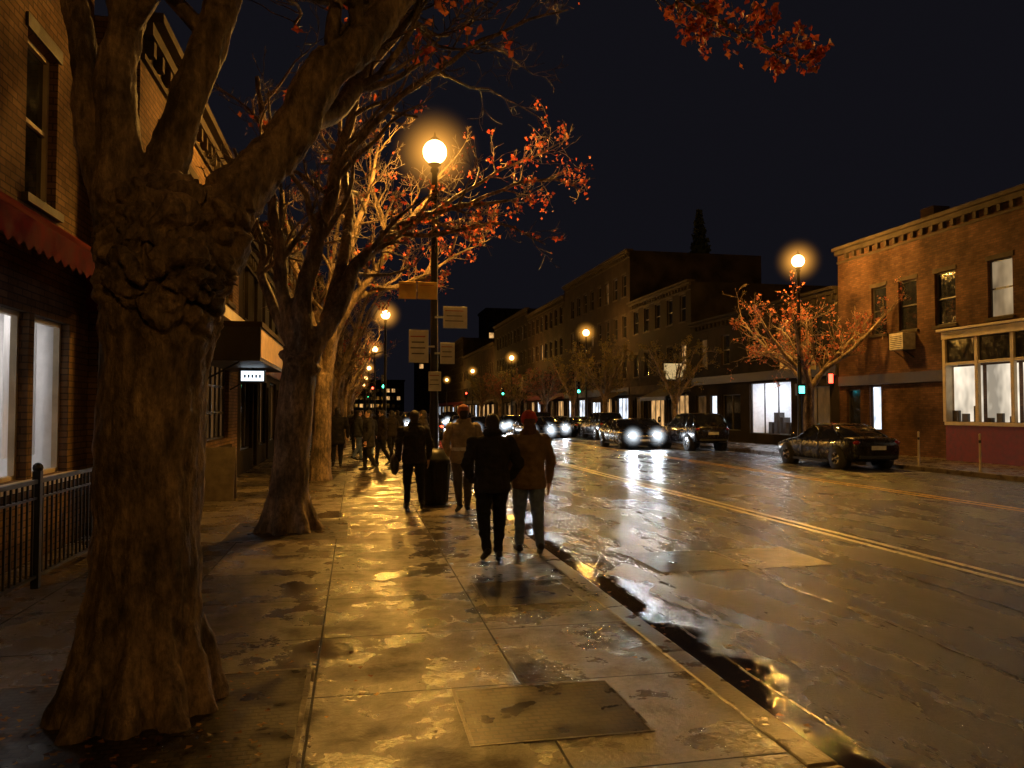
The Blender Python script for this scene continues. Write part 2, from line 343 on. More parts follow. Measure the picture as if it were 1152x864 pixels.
# ------------------------------------------------------------ trees
def spline(pts,n):
    P=[Vector(p) for p in pts]; out=[]; m=len(P)-1
    for i in range(m*n+1):
        t=i/n; k=min(int(t),m-1); u=t-k
        a=P[max(k-1,0)];b=P[k];c=P[k+1];d=P[min(k+2,m)]
        out.append(.5*((2*b)+(c-a)*u+(2*a-5*b+4*c-d)*u*u+(3*b-3*c+d-a)*u**3))
    return out
def lerpr(rs,n):
    out=[]; m=len(rs)-1
    for i in range(m*n+1):
        t=i/n;k=min(int(t),m-1);out.append(rs[k]*(1-(t-k))+rs[k+1]*(t-k))
    return out
class Tree:
    def __init__(s,seed,keep=None,ls=.09): s.r=random.Random(seed); s.core=MB(); s.tw=MB(); s.lf=MB(); s.keep=keep; s.ls=ls; s.burl=None
    def clear(s,p):      # twigs left out along lines from the lamp head, mainly toward the camera
        if not s.keep: return True
        for a,b,rad in s.keep:
            ab=b-a; t=max(0,min(1,(p-a).dot(ab)/ab.dot(ab)))
            if (p-a-ab*t).length<rad: return False
        return True
    def limb(s,pts,rs,kids=6,klen=2.2,start=.35,leaf=1.0,core=True,lv=1,maxlv=3):
        P=spline(pts,6); Q=lerpr(rs,6)
        jit=Vector((s.r.random()*50,0,0))
        for i in range(1,len(P)):
            P[i]=P[i]+noise.noise_vector(P[i]*1.4+jit)*.09*min(1,i/6)
        (s.core if core else s.tw).tube(P,Q,12 if core else 7)
        s.kids(P,Q,kids,klen,start,leaf,lv,maxlv)
    def kids(s,P,Q,kids,klen,start,leaf,lv,maxlv):
        n=len(P)
        for k in range(kids):
            t=start+(1-start)*(k+s.r.random())/kids; i=min(int(t*(n-1)),n-2)
            d=(P[i+1]-P[i]).normalized()
            rv=Vector((s.r.gauss(0,1),s.r.gauss(0,1),s.r.gauss(.25,.6))); rv=(rv-d*rv.dot(d)).normalized()
            s.branch(P[i],(d*.75+rv*.8).normalized(),klen*s.r.uniform(.6,1.25)*(1.15-.5*t),Q[i]*.5,leaf,lv,maxlv)
    def branch(s,p,d,L,r,leaf,lv,maxlv):
        n=7 if lv<3 else 5; P=[p.copy()]; Q=[max(r,.006)]; d=d.copy()
        for i in range(n):
            d=(d+Vector((s.r.gauss(0,.22),s.r.gauss(0,.22),s.r.gauss(.04,.18)))).normalized()
            q=P[-1]+d*L/n
            if not s.clear(q): break
            P.append(q); Q.append(max(r*(1-.85*(i+1)/n),.0045))
        if len(P)<2: return
        s.tw.tube(P,Q,6 if lv<2 else 4,False)
        if lv<maxlv and len(P)>3: s.kids(P,Q,5 if lv==1 else 4,L*.5,.2,leaf,lv+1,maxlv)
        if lv>=maxlv-1 and leaf>0:
            for i in range(2,len(P)):
                if s.r.random()<leaf*.5:
                    for _ in range(s.r.randint(2,6)):
                        leafquad(s.lf,P[i]+Vector((s.r.gauss(0,.06),s.r.gauss(0,.06),s.r.gauss(-.03,.06))),s.ls,s.r)
    def build(s,name,voxel,amp,lm,loc=(0,0,0),amp2=.35):
        e=bpy.data.objects.new(name,None); e.location=loc; col.objects.link(e)
        me=apply_remesh(s.core,voxel,1); me.name='trunk'; me.materials.append(bark)
        co=np.empty(len(me.vertices)*3); me.vertices.foreach_get('co',co); co=co.reshape(-1,3)
        nn=np.empty_like(co).ravel(); me.vertices.foreach_get('normal',nn); nn=nn.reshape(-1,3)
        for i in range(len(co)):
            p=Vector(co[i]); q=Vector((p.x*5,p.y*5,p.z*1.6))
            h=noise.fractal(q,.8,2.1,4)*amp+noise.fractal(Vector((p.x*18,p.y*18,p.z*6)),.9,2.1,3)*amp*amp2
            if s.burl:
                bc,br_=s.burl; k=math.exp(-((p-bc).length/br_)**4)
                if k>.02:      # knotted, folded burl
                    a=p*8+Vector((3.1,0,0)); w_=noise.noise_vector(p*4)*.8
                    f1=abs(noise.noise(a+w_))*2.6; f2=abs(noise.noise(p*17+w_*2))*2.2
                    h+=k*(.12*min(f1,.9)+.035*f2-.045)
            co[i]+=nn[i]*h
        me.vertices.foreach_set('co',co.ravel()); me.update()
        s.parts=[('trunk',me)]
        s.parts.append(('branches',s.tw.mesh('branches',[bark],True)))
        if s.lf.v: s.parts.append(('leaves',s.lf.mesh('leaves',[lm])))
        for n,m in s.parts: link(n,m,parent=e)
        return e
    def copy(s,name,loc,rot,sc=1):
        e=bpy.data.objects.new(name,None); e.location=loc; e.rotation_euler=(0,0,rot); e.scale=(sc,)*3; col.objects.link(e)
        for n,m in s.parts: link(n,m,parent=e)

LP=Vector((1.58,16,7.1))
o1=Vector((-1.2,4.85,0)); o2=Vector((-.94,11.5,0)); o3=Vector((-.85,19.6,0))
T=Tree(11,[(LP-o1,LP-o1+Vector((-.55,-5.6,-1.9)),.45)]); c=T.core; T.burl=(Vector((.18,-.2,2.6)),.48)
c.tube(spline([(0,0,-.1),(0,0,.12),(.01,0,.45),(.02,0,1.0),(.03,0,1.6),(.05,0,2.0),(.08,0,2.35),(.08,0,2.6),(.06,0,3.0)],4),lerpr([.44,.38,.315,.29,.285,.30,.33,.33,.24],4),24)
for k in range(11):
    a=k*.571+.2; q=.8+.3*((k*7)%5)/5; c.tube(spline([(math.cos(a)*.2,math.sin(a)*.2,.9*q),(math.cos(a)*.3,math.sin(a)*.3,.3),(math.cos(a)*.5*q,math.sin(a)*.5*q,-.08)],4),lerpr([.06,.09,.09],4),10)
for x,y,z,q in ((.1,-.27,2.74,.14),(.25,-.24,2.5,.15),(0.03,-.28,2.45,.13),(.16,-.27,2.28,.12),(.33,-.1,2.7,.12),(.22,-.2,2.85,.1)): c.ell((x,y,z),(q,q*.9,q),12,8)
T.limb([(-.1,0,2.7),(-.2,.02,3.15),(-.25,.05,3.6),(-.2,.1,4.2),(-.3,.3,5.2),(-.5,.6,6.6)],[.17,.125,.11,.105,.09,.06],8,2.4,.5,.06)
T.limb([(.04,.05,2.8),(.1,.05,3.3),(.22,.1,3.75),(.38,.2,4.3),(.5,.6,5.4),(.5,1.2,6.8)],[.17,.12,.11,.105,.085,.05],8,2.4,.5,.08)
T.limb([(-.22,.15,2.6),(-.36,.3,3.2),(-.55,.4,4.2),(-.8,.6,5.6)],[.12,.09,.08,.05],5,2,.5,.06)
T.limb([(.2,0,2.5),(.44,0,2.85),(.68,.05,3.25),(.97,.1,3.75),(1.2,.2,4.15),(1.7,.8,4.9),(2.8,1.6,5.7),(4.2,2.6,6.3)],[.2,.17,.145,.13,.12,.085,.05,.025],11,1.9,.5,.06)
T.limb([(.8,.1,3.45),(1.1,.6,3.85),(1.5,1.6,4.9),(2.0,3.2,6.2)],[.08,.07,.055,.025],8,1.8,.35,.04,core=False)
T.limb([(2.8,1.6,5.7),(4.2,2.4,6.0),(5.2,2.9,5.95),(6.3,3.2,5.75)],[.05,.035,.02,.01],10,.75,.35,1.2,core=False,lv=2)
T.build('plane_tree',.015,.022,leaf_red,tuple(o1),.6)

T2=Tree(23,[(LP-o2,LP-o2+Vector((-.8,-8,-2.6)),.5)],.072); c=T2.core
c.tube(spline([(0,0,-.1),(0,0,.1),(.01,0,.5),(.05,0,1.2),(.1,0,1.9),(.16,0,2.5)],4),lerpr([.4,.34,.28,.25,.25,.23],4),18)
for k in range(7):
    a=k*.9; c.tube(spline([(math.cos(a)*.18,math.sin(a)*.18,.6),(math.cos(a)*.3,math.sin(a)*.3,.2),(math.cos(a)*.46,math.sin(a)*.46,-.06)],4),lerpr([.08,.1,.08],4),8)
for k in range(10): c.ell((.15+.23*math.cos(k*2.4),.23*math.sin(k*2.4),2.3+.05*(k%5)),.08,8,6)
T2.limb([(.13,0,2.3),(.2,0,3.2),(.35,.1,4.1),(.6,.3,5.3),(.9,.5,6.4),(1.1,.7,7.8)],[.19,.14,.115,.095,.07,.03],10,2.2,.35,.03)
T2.limb([(.2,0,2.3),(.6,.1,3.1),(.95,.4,3.9),(1.35,.9,4.4),(1.95,1.6,4.95),(2.9,2.2,5.4),(3.9,2.6,5.7)],[.16,.12,.1,.09,.07,.045,.02],14,1.6,.3,.1)
T2.limb([(.5,.1,3.0),(.75,.5,4.0),(.8,1.1,5.0),(.7,1.8,5.9),(.6,2.5,6.8),(.7,3.0,7.6)],[.11,.09,.075,.06,.04,.02],12,1.6,.3,.02)
T2.limb([(.1,0,2.3),(-.05,0,3.4),(-.3,.1,4.8),(-.5,.2,6.6)],[.14,.1,.07,.035],9,2.0,.35,.02)
T2.limb([(.05,0,2.6),(-.4,.2,3.6),(-.45,.4,4.2),(-.9,.6,5.6)],[.1,.07,.055,.025],7,1.6,.35,.02,core=False)
T2.limb([(.6,.3,5.3),(1.5,.2,6.4),(2.8,.1,7.4),(4.2,.0,8.0)],[.06,.045,.03,.012],13,1.9,.3,.03,core=False)
T2.limb([(1.3,.8,4.5),(2.2,1.2,4.6),(3.2,1.4,4.9),(4.2,1.6,4.6)],[.05,.035,.022,.01],12,1.2,.3,.24,core=False,lv=2)
T2.limb([(2.2,1.8,5.1),(3.2,2.6,6.0),(4.2,3.0,6.6),(4.9,3.2,7.0)],[.045,.03,.02,.01],14,1.1,.3,.26,core=False,lv=2)
T2.limb([(2.9,2.2,5.4),(3.7,2.6,5.9),(4.5,2.9,6.2),(5.4,3.2,6.1)],[.04,.03,.02,.01],12,1.0,.3,.3,core=False,lv=2)
T2.build('plane_tree',.025,.018,leaf_red,tuple(o2))

# tree just beyond the lamp: pale bare limbs in full lamp light
T3=Tree(31,[(LP-o3,LP-o3+Vector((0,.1,-6.5)),.3)],.08); c=T3.core
c.tube(spline([(0,0,-.1),(0,0,.1),(.01,0,.5),(.03,0,1.2),(.05,0,1.9),(.1,0,2.6)],4),lerpr([.34,.3,.25,.23,.22,.2],4),16)
T3.limb([(.08,0,2.4),(.35,-.1,3.6),(.8,-.3,4.5),(1.3,-.6,5.1),(1.8,-.9,5.9),(2.5,-1.0,6.9),(3.2,-1.0,7.9)],[.16,.125,.105,.09,.07,.045,.02],14,1.6,.25,.03)
T3.limb([(.1,0,2.6),(.3,-.5,3.9),(.55,-1.0,5.2),(1.0,-1.4,6.4),(1.3,-1.6,7.8)],[.14,.11,.09,.065,.03],12,1.7,.25,.02)
T3.limb([(.7,-.25,4.4),(1.5,-.4,4.7),(2.3,-.6,4.9),(3.2,-.8,5.5),(4.2,-1,6.0)],[.08,.07,.055,.035,.015],12,1.4,.2,.2)
T3.limb([(.05,0,2.5),(-.2,-.3,3.8),(-.6,-.8,5.2),(-.8,-1.2,6.8)],[.13,.1,.075,.03],10,1.7,.3,.02)
T3.limb([(.05,0,2.5),(-.1,.5,4.0),(.2,1.2,5.6),(.4,1.8,7.4)],[.13,.1,.075,.03],9,1.7,.3,.02)
T3.limb([(1.5,-.7,5.4),(1.5,-.2,6.4),(1.2,.2,7.4),(1.1,.4,8.4)],[.06,.05,.035,.015],10,1.4,.2,.03,core=False)
T3.build('plane_tree',.028,.014,leaf_red,tuple(o3))
def generic(seed,leaf,lm,name,loc,low=1.0,kid=7,sc=1):
    G=Tree(seed); r=G.r
    G.core.tube(spline([(0,0,-.1),(0,0,.1),(.02,0,.6),(.04,.02,1.5),(.05,0,2.5)],4),lerpr([.32,.27,.21,.19,.18],4),12)
    for k in range(6):
        a=k*1.05+r.uniform(-.3,.3); sp=r.uniform(.8,1.6)*(2-low)
        G.limb([(.05,0,2.2),(.05+math.cos(a)*sp*.35,math.sin(a)*sp*.35,3.3*(.5+.5*low)),(math.cos(a)*sp,math.sin(a)*sp,4.6*low),(math.cos(a)*sp*1.7,math.sin(a)*sp*1.7,6.2*low)],[.12,.09,.065,.025],kid,1.8,.25,leaf)
    e=G.build(name,.04,.012,lm,loc); e.scale=(sc,)*3; return G
G1=generic(41,.02,leaf_red,'plane_tree',(-.8,28,0),kid=8)
G1.copy('plane_tree',(-.7,36,0),3.4,1.05); G1.copy('plane_tree',(-.7,46,0),.7)
for y in (58,72,88,105): G1.copy('plane_tree',(-.5,y,0),y*1.3,1.0)
G2=generic(57,.17,leaf_pink,'maple_tree',(18.1,28.6,0),.85,9,1.12)
G2.copy('maple_tree',(17.8,72,0),1.0,1); G2.copy('maple_tree',(17.8,96,0),2.0,1.1)
G3=generic(63,.4,leaf_green,'street_tree',(17.6,53.5,0))
G3.copy('street_tree',(17.7,41,0),2.2,.85); G3.copy('street_tree',(17.7,62,0),2.2,.95); G3.copy('street_tree',(17.7,84,0),4.2,.95); G3.copy('street_tree',(17.7,110,0),1.2,1)
mb=MB(); r=random.Random(9)
mb.tube([(30,64,0),(30,64,19)],[.25,.05],6)
for i in range(1800):
    z=r.uniform(4,19.5); q=(19.8-z)/16*3.4*r.random()**.5; a=r.uniform(0,6.28)
    leafquad(mb,(30+q*math.cos(a),64+q*math.sin(a),z),.6,r)
single('pine_tree',mb,[M('pine_needles',(.02,.03,.015),.8)])

# ------------------------------------------------------------ buildings
def building(name,side,xf,y0,y1,h,wall,ops,depth=11,frame=wood_dark,cornice=cream,corn=True,fascia=None,z0=-.05):
    o=Obj(name); P=lambda y,z,d:(xf+side*d,y,z)
    W=o.part('walls',wall)
    ys=sorted({y0,y1,*[q for op in ops for q in op[:2]]}); zs=sorted({z0,h,*[q for op in ops for q in op[2:4]]})
    for i in range(len(ys)-1):
        for j in range(len(zs)-1):
            cy=(ys[i]+ys[i+1])/2; cz=(zs[j]+zs[j+1])/2
            if any(a<cy<b and c<cz<d for a,b,c,d,*_ in ops): continue
            W.add([P(ys[i],zs[j],0),P(ys[i+1],zs[j],0),P(ys[i+1],zs[j+1],0),P(ys[i],zs[j+1],0)],[(0,1,2,3)])
    for yy in (y0,y1): W.add([P(yy,z0,0),P(yy,z0,depth),P(yy,h,depth),P(yy,h,0)],[(0,1,2,3)])
    W.add([P(y0,z0,depth),P(y1,z0,depth),P(y1,h,depth),P(y0,h,depth)],[(0,1,2,3)])
    o.part('roof',roofm).add([P(y0,h-.35,.01),P(y1,h-.35,.01),P(y1,h-.35,depth),P(y0,h-.35,depth)],[(0,1,2,3)])
    for op in ops:
        a,b,c,d,kind=op[:5]; nx,nz=(op[5] if len(op)>5 else (1,2)); D=.18
        for q in ([(a,c),(b,c)],[(a,d),(b,d)],[(a,c),(a,d)],[(b,c),(b,d)]):
            W.add([P(*q[0],0),P(*q[1],0),P(*q[1],D),P(*q[0],D)],[(0,1,2,3)])
        F=o.part('window_frames',frame); t=.05
        def bar(ya,yb,za,zb,d0=.10,d1=.17): F.box(P(ya,za,d0),P(yb,zb,d1))
        bar(a,a+t,c,d); bar(b-t,b,c,d); bar(a+t,b-t,c,c+t); bar(a+t,b-t,d-t,d)
        for k in range(1,nx): yy=a+(b-a)*k/nx; bar(yy-t/2,yy+t/2,c+t,d-t,.105,.165)
        for k in range(1,nz): zz=c+(d-c)*k/nz; bar(a+t,b-t,zz-t/2,zz+t/2,.11,.16)
        if kind!='room':
            o.part('glass_'+kind,wm[kind]).add([P(a,c,D-.03),P(b,c,D-.03),P(b,d,D-.03),P(a,d,D-.03)],[(0,1,2,3)])
        if c>3: o.part('sills',cornice).box(P(a-.08,c-.1,-.07),P(b+.08,c-.002,.09)); o.part('lintels',cornice).box(P(a-.06,d+.002,-.03),P(b+.06,d+.16,.05))
    if corn:
        C=o.part('cornice',cornice)
        C.box(P(y0,h-.02,-.3),P(y1,h+.12,.3)); C.box(P(y0,h-.2,-.16),P(y1,h-.022,.02)); C.box(P(y0,h-.55,-.06),P(y1,h-.47,.02))
        y=y0+.2
        while y<y1-.3: C.box(P(y,h-.42,-.13),P(y+.14,h-.202,-.002)); y+=.5
    if fascia:
        o.part('shop_fascia',fascia[2]).box(P(y0+.1,fascia[0],-.1),P(y1-.1,fascia[1],.02))
    return o,P
def room(o,P,y0,y1,z0,z1,dep,wallc,lightmat,lw=.5):
    w=o.part('interior_walls',wallc)
    w.add([P(y0,z0,dep),P(y1,z0,dep),P(y1,z1,dep),P(y0,z1,dep)],[(0,1,2,3)])
    for yy in (y0,y1): w.add([P(yy,z0,.19),P(yy,z0,dep),P(yy,z1,dep),P(yy,z1,.19)],[(0,1,2,3)])
    for zz in (z0,z1): w.add([P(y0,zz,.19),P(y1,zz,.19),P(y1,zz,dep),P(y0,zz,dep)],[(0,1,2,3)])
    l=o.part('ceiling_lights',lightmat); n=max(1,int((y1-y0)/1.6))
    for k in range(n):
        yc=y0+(y1-y0)*(k+.5)/n; l.box(P(yc-.5,z1-.06,dep*.5-lw/2),P(yc+.5,z1-.02,dep*.5+lw/2))
roomw=M('interior_plaster',(.6,.6,.6),.8,var=.1); curtain=M('curtain',(.6,.6,.6),.9,var=.15,scale=3)
_nt=curtain.node_tree; _b=_nt.nodes['Principled BSDF']; _t=N(_nt,'ShaderNodeBsdfTranslucent'); _t.inputs['Color'].default_value=(.7,.7,.7,1); _x=N(_nt,'ShaderNodeMixShader')
_nt.links.new(_b.outputs[0],_x.inputs[1]); _nt.links.new(_t.outputs[0],_x.inputs[2]); _nt.links.new(_x.outputs[0],_nt.nodes['Material Output'].inputs['Surface'])
rl_cool=E('ceiling_light_cool',(.85,.9,1),60); rl_dim=E('ceiling_light_soft',(1,.93,.9),11)

o,P=building('brick_building',-1,-3.6,-6,11.5,9.5,brick_tan,
  [(6.6,9.55,.93,2.8,'room',(2,1)),(9.7,10.8,.93,2.8,'room',(1,1)),(-2,3,.9,2.8,'dark',(3,1)),(3.8,5.6,0,2.7,'dark',(2,1)),
   (9.35,10.25,4.1,5.95,'dark'),(6.9,7.8,4.1,5.95,'dark'),(4.2,5.1,4.1,5.95,'dim'),(1.2,2.1,4.1,5.95,'dark')],frame=cream,cornice=wood_dark)
room(o,P,6.5,10.9,.6,3.0,1.6,roomw,rl_dim)
cu=o.part('curtains',curtain,True)
for a,b in ((6.6,9.5),(9.75,10.75)):
    f=lambda t:.34+.02*math.sin(t*30)
    for k in range(60):
        ya=a+(b-a)*k/60; yb=a+(b-a)*(k+1)/60
        cu.add([P(ya,1.15,f(ya)),P(yb,1.15,f(yb)),P(yb,2.85,f(yb)),P(ya,2.85,f(ya))],[(0,1,2,3)])
aw=o.part('awning',awnred); 
aw.add([P(5.5,3.95,-.02),P(11.3,3.95,-.02),P(11.3,3.3,-.95),P(5.5,3.3,-.95)],[(0,1,2,3)])
for k in range(29):       # scalloped valance
    y_=5.5+k*.2; aw.add([P(y_,3.3,-.95),P(y_+.2,3.3,-.95),P(y_+.2,3.08,-.95),P(y_+.1,3.02,-.95),P(y_,3.08,-.95)],[(0,1,2,3,4)])
for yy in (5.5,11.3): aw.add([P(yy,3.95,-.02),P(yy,3.3,-.95),P(yy,3.05,-.95),P(yy,3.05,-.02)],[(0,1,2,3)])
o.part('sill_ledge',cream).box(P(6.4,.83,-.1),P(11.0,.928,.1))
o.done()
o,P=building('shop_building',-1,-3.0,11.52,21,7.2,brick_tan,
  [(12.2,14.6,.7,2.7,'dim',(3,1)),(16.2,19.6,1.05,2.85,'dim',(6,3)),(14.9,15.8,0,2.5,'dark',(1,1)),(12.6,13.5,4.3,6.0,'dark'),(14.6,15.5,4.3,6,'dark'),(17,18,4.3,6,'dim'),(19,20,4.3,6,'dark')],frame=wood_dark,cornice=cream_d)
o.part('bulkhead',stucco_d).box(P(16.0,0,-.06),P(19.8,.9,.02))
o.part('belt_course',cream).box(P(11.6,3.75,-.2),P(20.9,4.0,.02))
o.done()
o=Obj('entrance_canopy'); cb=M('black_canopy',(.02,.02,.02),.5)
o.part('roof',cb).box((-2.99,15.4,2.65),(-1.8,20,3.3)); o.part('trim',cream_d).box((-2.98,15.36,3.3),(-1.76,20.04,3.4)); o.part('fascia',M('lamplit_gold_fascia',(.4,.28,.14),.5)).box((-1.8,15.42,2.72),(-1.785,19.98,3.25))  # gold fascia colour stands for lamp light on the black canopy's street edge
o.part('brackets',iron).tube([(-2.98,15.6,2.2),(-2.2,15.6,2.64)],.02,6); o.part('brackets',iron).tube([(-2.98,19.6,2.2),(-2.2,19.6,2.64)],.02,6); o.done()
o=Obj('illuminated_sign'); o.part('panel',nosample(E('sign_white_blue',(.75,.88,1),2))).box((-2.5,17.98,2.36),(-2.02,18.0,2.58)); o.part('case',iron,bev=.01).box((-2.54,18.0,2.32),(-1.98,18.12,2.62)); o.part('hanger',iron).tube([(-2.26,18.06,2.62),(-2.26,18.06,2.7)],.015,6)
bl=M('blue_letter',(.05,.12,.3),.5)
for k in range(5): o.part('lettering',bl).box((-2.44+k*.08,17.974,2.43),(-2.40+k*.08,17.978,2.50))
o.done()
rr=random.Random(77)
def auto_ops(y0,y1,h,lit=.12,shop=('dim','dark','warm','dim')):
    ops=[]; y=y0+.5
    while y<y1-2:
        w=min(rr.uniform(2.4,4),y1-y-.4); k=rr.choice(shop)
        if w>1.2: ops.append((y,y+w*.68,.6,2.7,k,(3,1))); 
        if w>1.6: ops.append((y+w*.72,y+w*.72+min(.9,w*.24),.02,2.5,rr.choice(('dark','dim')),(1,1)))
        y+=w+.35
    z=4.2
    while z<h-1.9:
        y=y0+.8
        while y<y1-1.4:
            ops.append((y,y+.95,z,z+1.7,'warm' if rr.random()<lit*.3 else ('dim' if rr.random()<lit else 'dark'))); y+=2.1
        z+=3.2
    return ops
prev=21.02
for k,(y1,h,w) in enumerate(((33,6.2,stucco_d),(47,9.5,brick_dark),(64,7.5,stucco),(84,12.5,brick_dark),(112,9,stucco_d),(150,13,brick_dark),(200,10,stucco))):
    o,P=building('shop_building',-1,-3.0,prev,y1,h,w,auto_ops(prev,y1,h,.2,('dim','dark','dim') if k<1 else ('dim','dark','warm')),cornice=cream_d,fascia=(2.9,3.4,(darkred,wood_dark,cream_d)[k%3])); 
    if k<4:
        a=o.part('awning',(wood_dark,darkred)[k%2]); ya,yb=prev+1,prev+6
        a.add([P(ya,2.9,-.11),P(yb,2.9,-.11),P(yb,2.45,-1.1),P(ya,2.45,-1.1)],[(0,1,2,3)]); a.add([P(ya,2.45,-1.1),P(yb,2.45,-1.1),P(yb,2.25,-1.1),P(ya,2.25,-1.1)],[(0,1,2,3)])
    o.done(); prev=y1+.02
X=20.5
o,P=building('brick_building',1,X,8,30,8.6,brick_brown,
  [(20.9,21.9,4.75,6.65,'cream'),(23.3,24.3,4.75,6.65,'dark'),(25.2,26.2,4.75,6.65,'dark'),(26.9,27.8,4.75,6.65,'dark'),(18.2,19.2,4.75,6.65,'dark'),(15.5,16.5,4.75,6.65,'dark'),
   (27.3,28.0,.9,2.7,'cool',(1,1)),(28.6,29.5,.02,2.6,'dark',(1,1))],cornice=cream_d,depth=12)
o.part('shop_fascia',wood_dark).box(P(23.6,2.75,-.12),P(29.9,3.15,.02))
o.part('chimney',brick_dark).box((24.5,29.0,8.0),(25.3,29.8,10.6))
B=o.part('bay_frame',cream,bev=.01); ya,yb=16.2,23.3
B.box(P(ya,4.15,-.62),P(yb,4.42,.0)); B.box(P(ya-.1,4.42,-.75),P(yb+.1,4.5,0)); B.box(P(ya,3.25,-.52),P(yb,3.35,-.4)); B.box(P(ya,1.2,-.55),P(yb,1.32,-.38))
for k in range(6):
    yy=ya+(yb-ya)*k/5; B.box(P(yy-.07,1.32,-.53),P(yy+.07,4.15,-.41))
o.part('bay_base',darkred).box(P(ya,-.05,-.5),P(yb,1.2,-.002))
gl=o.part('bay_upper_glass',dglass); gl.add([P(ya,3.35,-.45),P(yb,3.35,-.45),P(yb,4.15,-.45),P(ya,4.15,-.45)],[(0,1,2,3)])
blind=Ewin('backlit_blind',(1,.86,.66),1.6,.9)
for k in range(5):
    a=ya+(yb-ya)*k/5+.08; b=ya+(yb-ya)*(k+1)/5-.08
    o.part('blinds',blind).add([P(a,1.33,-.2),P(b,1.33,-.2),P(b,3.2,-.2),P(a,3.2,-.2)],[(0,1,2,3)])
    for j in range(3):
        y_=a+.1+j*.4; o.part('display',wood_dark,bev=.01).box(P(y_,1.32,-.36),P(y_+rr.uniform(.12,.3),1.32+rr.uniform(.1,.6),-.26))
for yy in (ya,yb): o.part('bay_sides',cream).box(P(yy-.03,1.2,-.4),P(yy+.03,4.15,-.01))
o.done()
o=Obj('air_conditioner'); o.part('case',M('ac_enamel',(.4,.38,.33),.5),bev=.015).box((X-.55,25.3,4.0),(X-.002,26.05,4.62))
for k in range(7): o.part('grille',iron).box((X-.556,25.36,4.06+k*.07),(X-.551,25.99,4.085+k*.07))
o.part('bracket',iron).tube([(X-.5,25.4,4.0),(X,25.4,3.7)],.015,6); o.part('bracket',iron).tube([(X-.5,25.95,4.0),(X,25.95,3.7)],.015,6); o.done()
o,P=building('shop_building',1,X,30.02,45,7.0,stucco_d,
  [(33.8,37.8,.5,3.15,'room',(3,1)),(30.7,33,.6,2.8,'dim',(2,1)),(38.8,41,.6,2.6,'dark',(2,1)),(41.6,42.5,.02,2.6,'cool',(1,1)),(43,44.4,.6,2.6,'dim',(1,1)),
   (31.2,32.2,4.3,6,'dark'),(34,35,4.3,6,'dim'),(37,38,4.3,6,'dark'),(40,41,4.3,6,'dark'),(42.8,43.8,4.3,6,'dim')],fascia=(3.25,3.7,wood_dark),cornice=stucco_d)
room(o,P,33.6,38.0,.0,3.3,3.0,roomw,rl_cool)
for k in range(7):
    yy=34+k*.55; o.part('display_racks',wood_dark).box(P(yy,.01,1.0),P(yy+.35,1.1+.25*(k%3),1.4))
o.done()
o=Obj('hanging_shop_sign'); o.part('board',cream,bev=.01).box((18.55,31.4,3.55),(20.3,31.48,4.2)); o.part('arm',iron).tube([(20.5,31.44,4.35),(18.5,31.44,4.35)],.025,6)
for x in (18.8,20.0): o.part('arm',iron).tube([(x,31.44,4.2),(x,31.44,4.35)],.012,5)
for i in range(6): o.part('lettering',wood_dark).box((18.75+i*.23,31.394,3.78),(18.9+i*.23,31.398,3.98-.05*(i%2)))
o.done()
prev=45.02
for k,(y1,h,w) in enumerate(((56,9.8,stucco_d),(75,14.0,stucco),(92,13.2,brick_dark),(115,14.2,stucco_d),(150,12,brick_dark),(210,16,stucco_d))):
    o,P=building('shop_building',1,X,prev,y1,h,w,auto_ops(prev,y1,h,.06,('dim','warm','cool','warm')),cornice=cream_d,fascia=(2.9,3.5,(cream_d,wood_dark,darkred)[k%3]))
    a=o.part('awning',(wood_dark,stucco,darkred)[k%3]); ya,yb=prev+.6,prev+5
    a.add([P(ya,3.2,-.11),P(yb,3.2,-.11),P(yb,2.6,-1.5),P(ya,2.6,-1.5)],[(0,1,2,3)]); a.add([P(ya,2.6,-1.5),P(yb,2.6,-1.5),P(yb,2.35,-1.5),P(ya,2.35,-1.5)],[(0,1,2,3)])
    o.done(); prev=y1+.02
o=Obj('shop_sign'); o.part('panel',nosample(E('sign_yellow',(1,.75,.35),.5,(.5,.4,.2))),bev=.01).box((19.2,46.2,3.7),(20.45,46.35,4.7)); o.part('pole',iron).tube([(20.5,46.27,4.9),(19.2,46.27,4.9)],.03,6); o.done()
def far(name,x0,x1,y,h,lit):
    o=Obj(name); o.part('walls',stucco_d).box((x0,y,-.1),(x1,y+14,h)); o.part('parapet',stucco_d).box((x0-.3,y-.3,h),(x1+.3,y+14.3,h+.7))
    z=3
    while z<h-2:
        x=x0+.8
        while x<x1-1:
            k=rr.random(); n='windows_lit' if k<lit else 'windows_dark'
            o.part(n,win_warm if k<lit else dglass).add([(x,y-.02,z),(x+1.3,y-.02,z),(x+1.3,y-.02,z+1.5),(x,y-.02,z+1.5)],[(0,1,2,3)]); x+=2.2
        z+=3.2
    o.done()
far('apartment_tower',36,47,215,30,.25); far('apartment_building',-8,20,330,14,.25); far('apartment_building',20,36,260,20,.1)

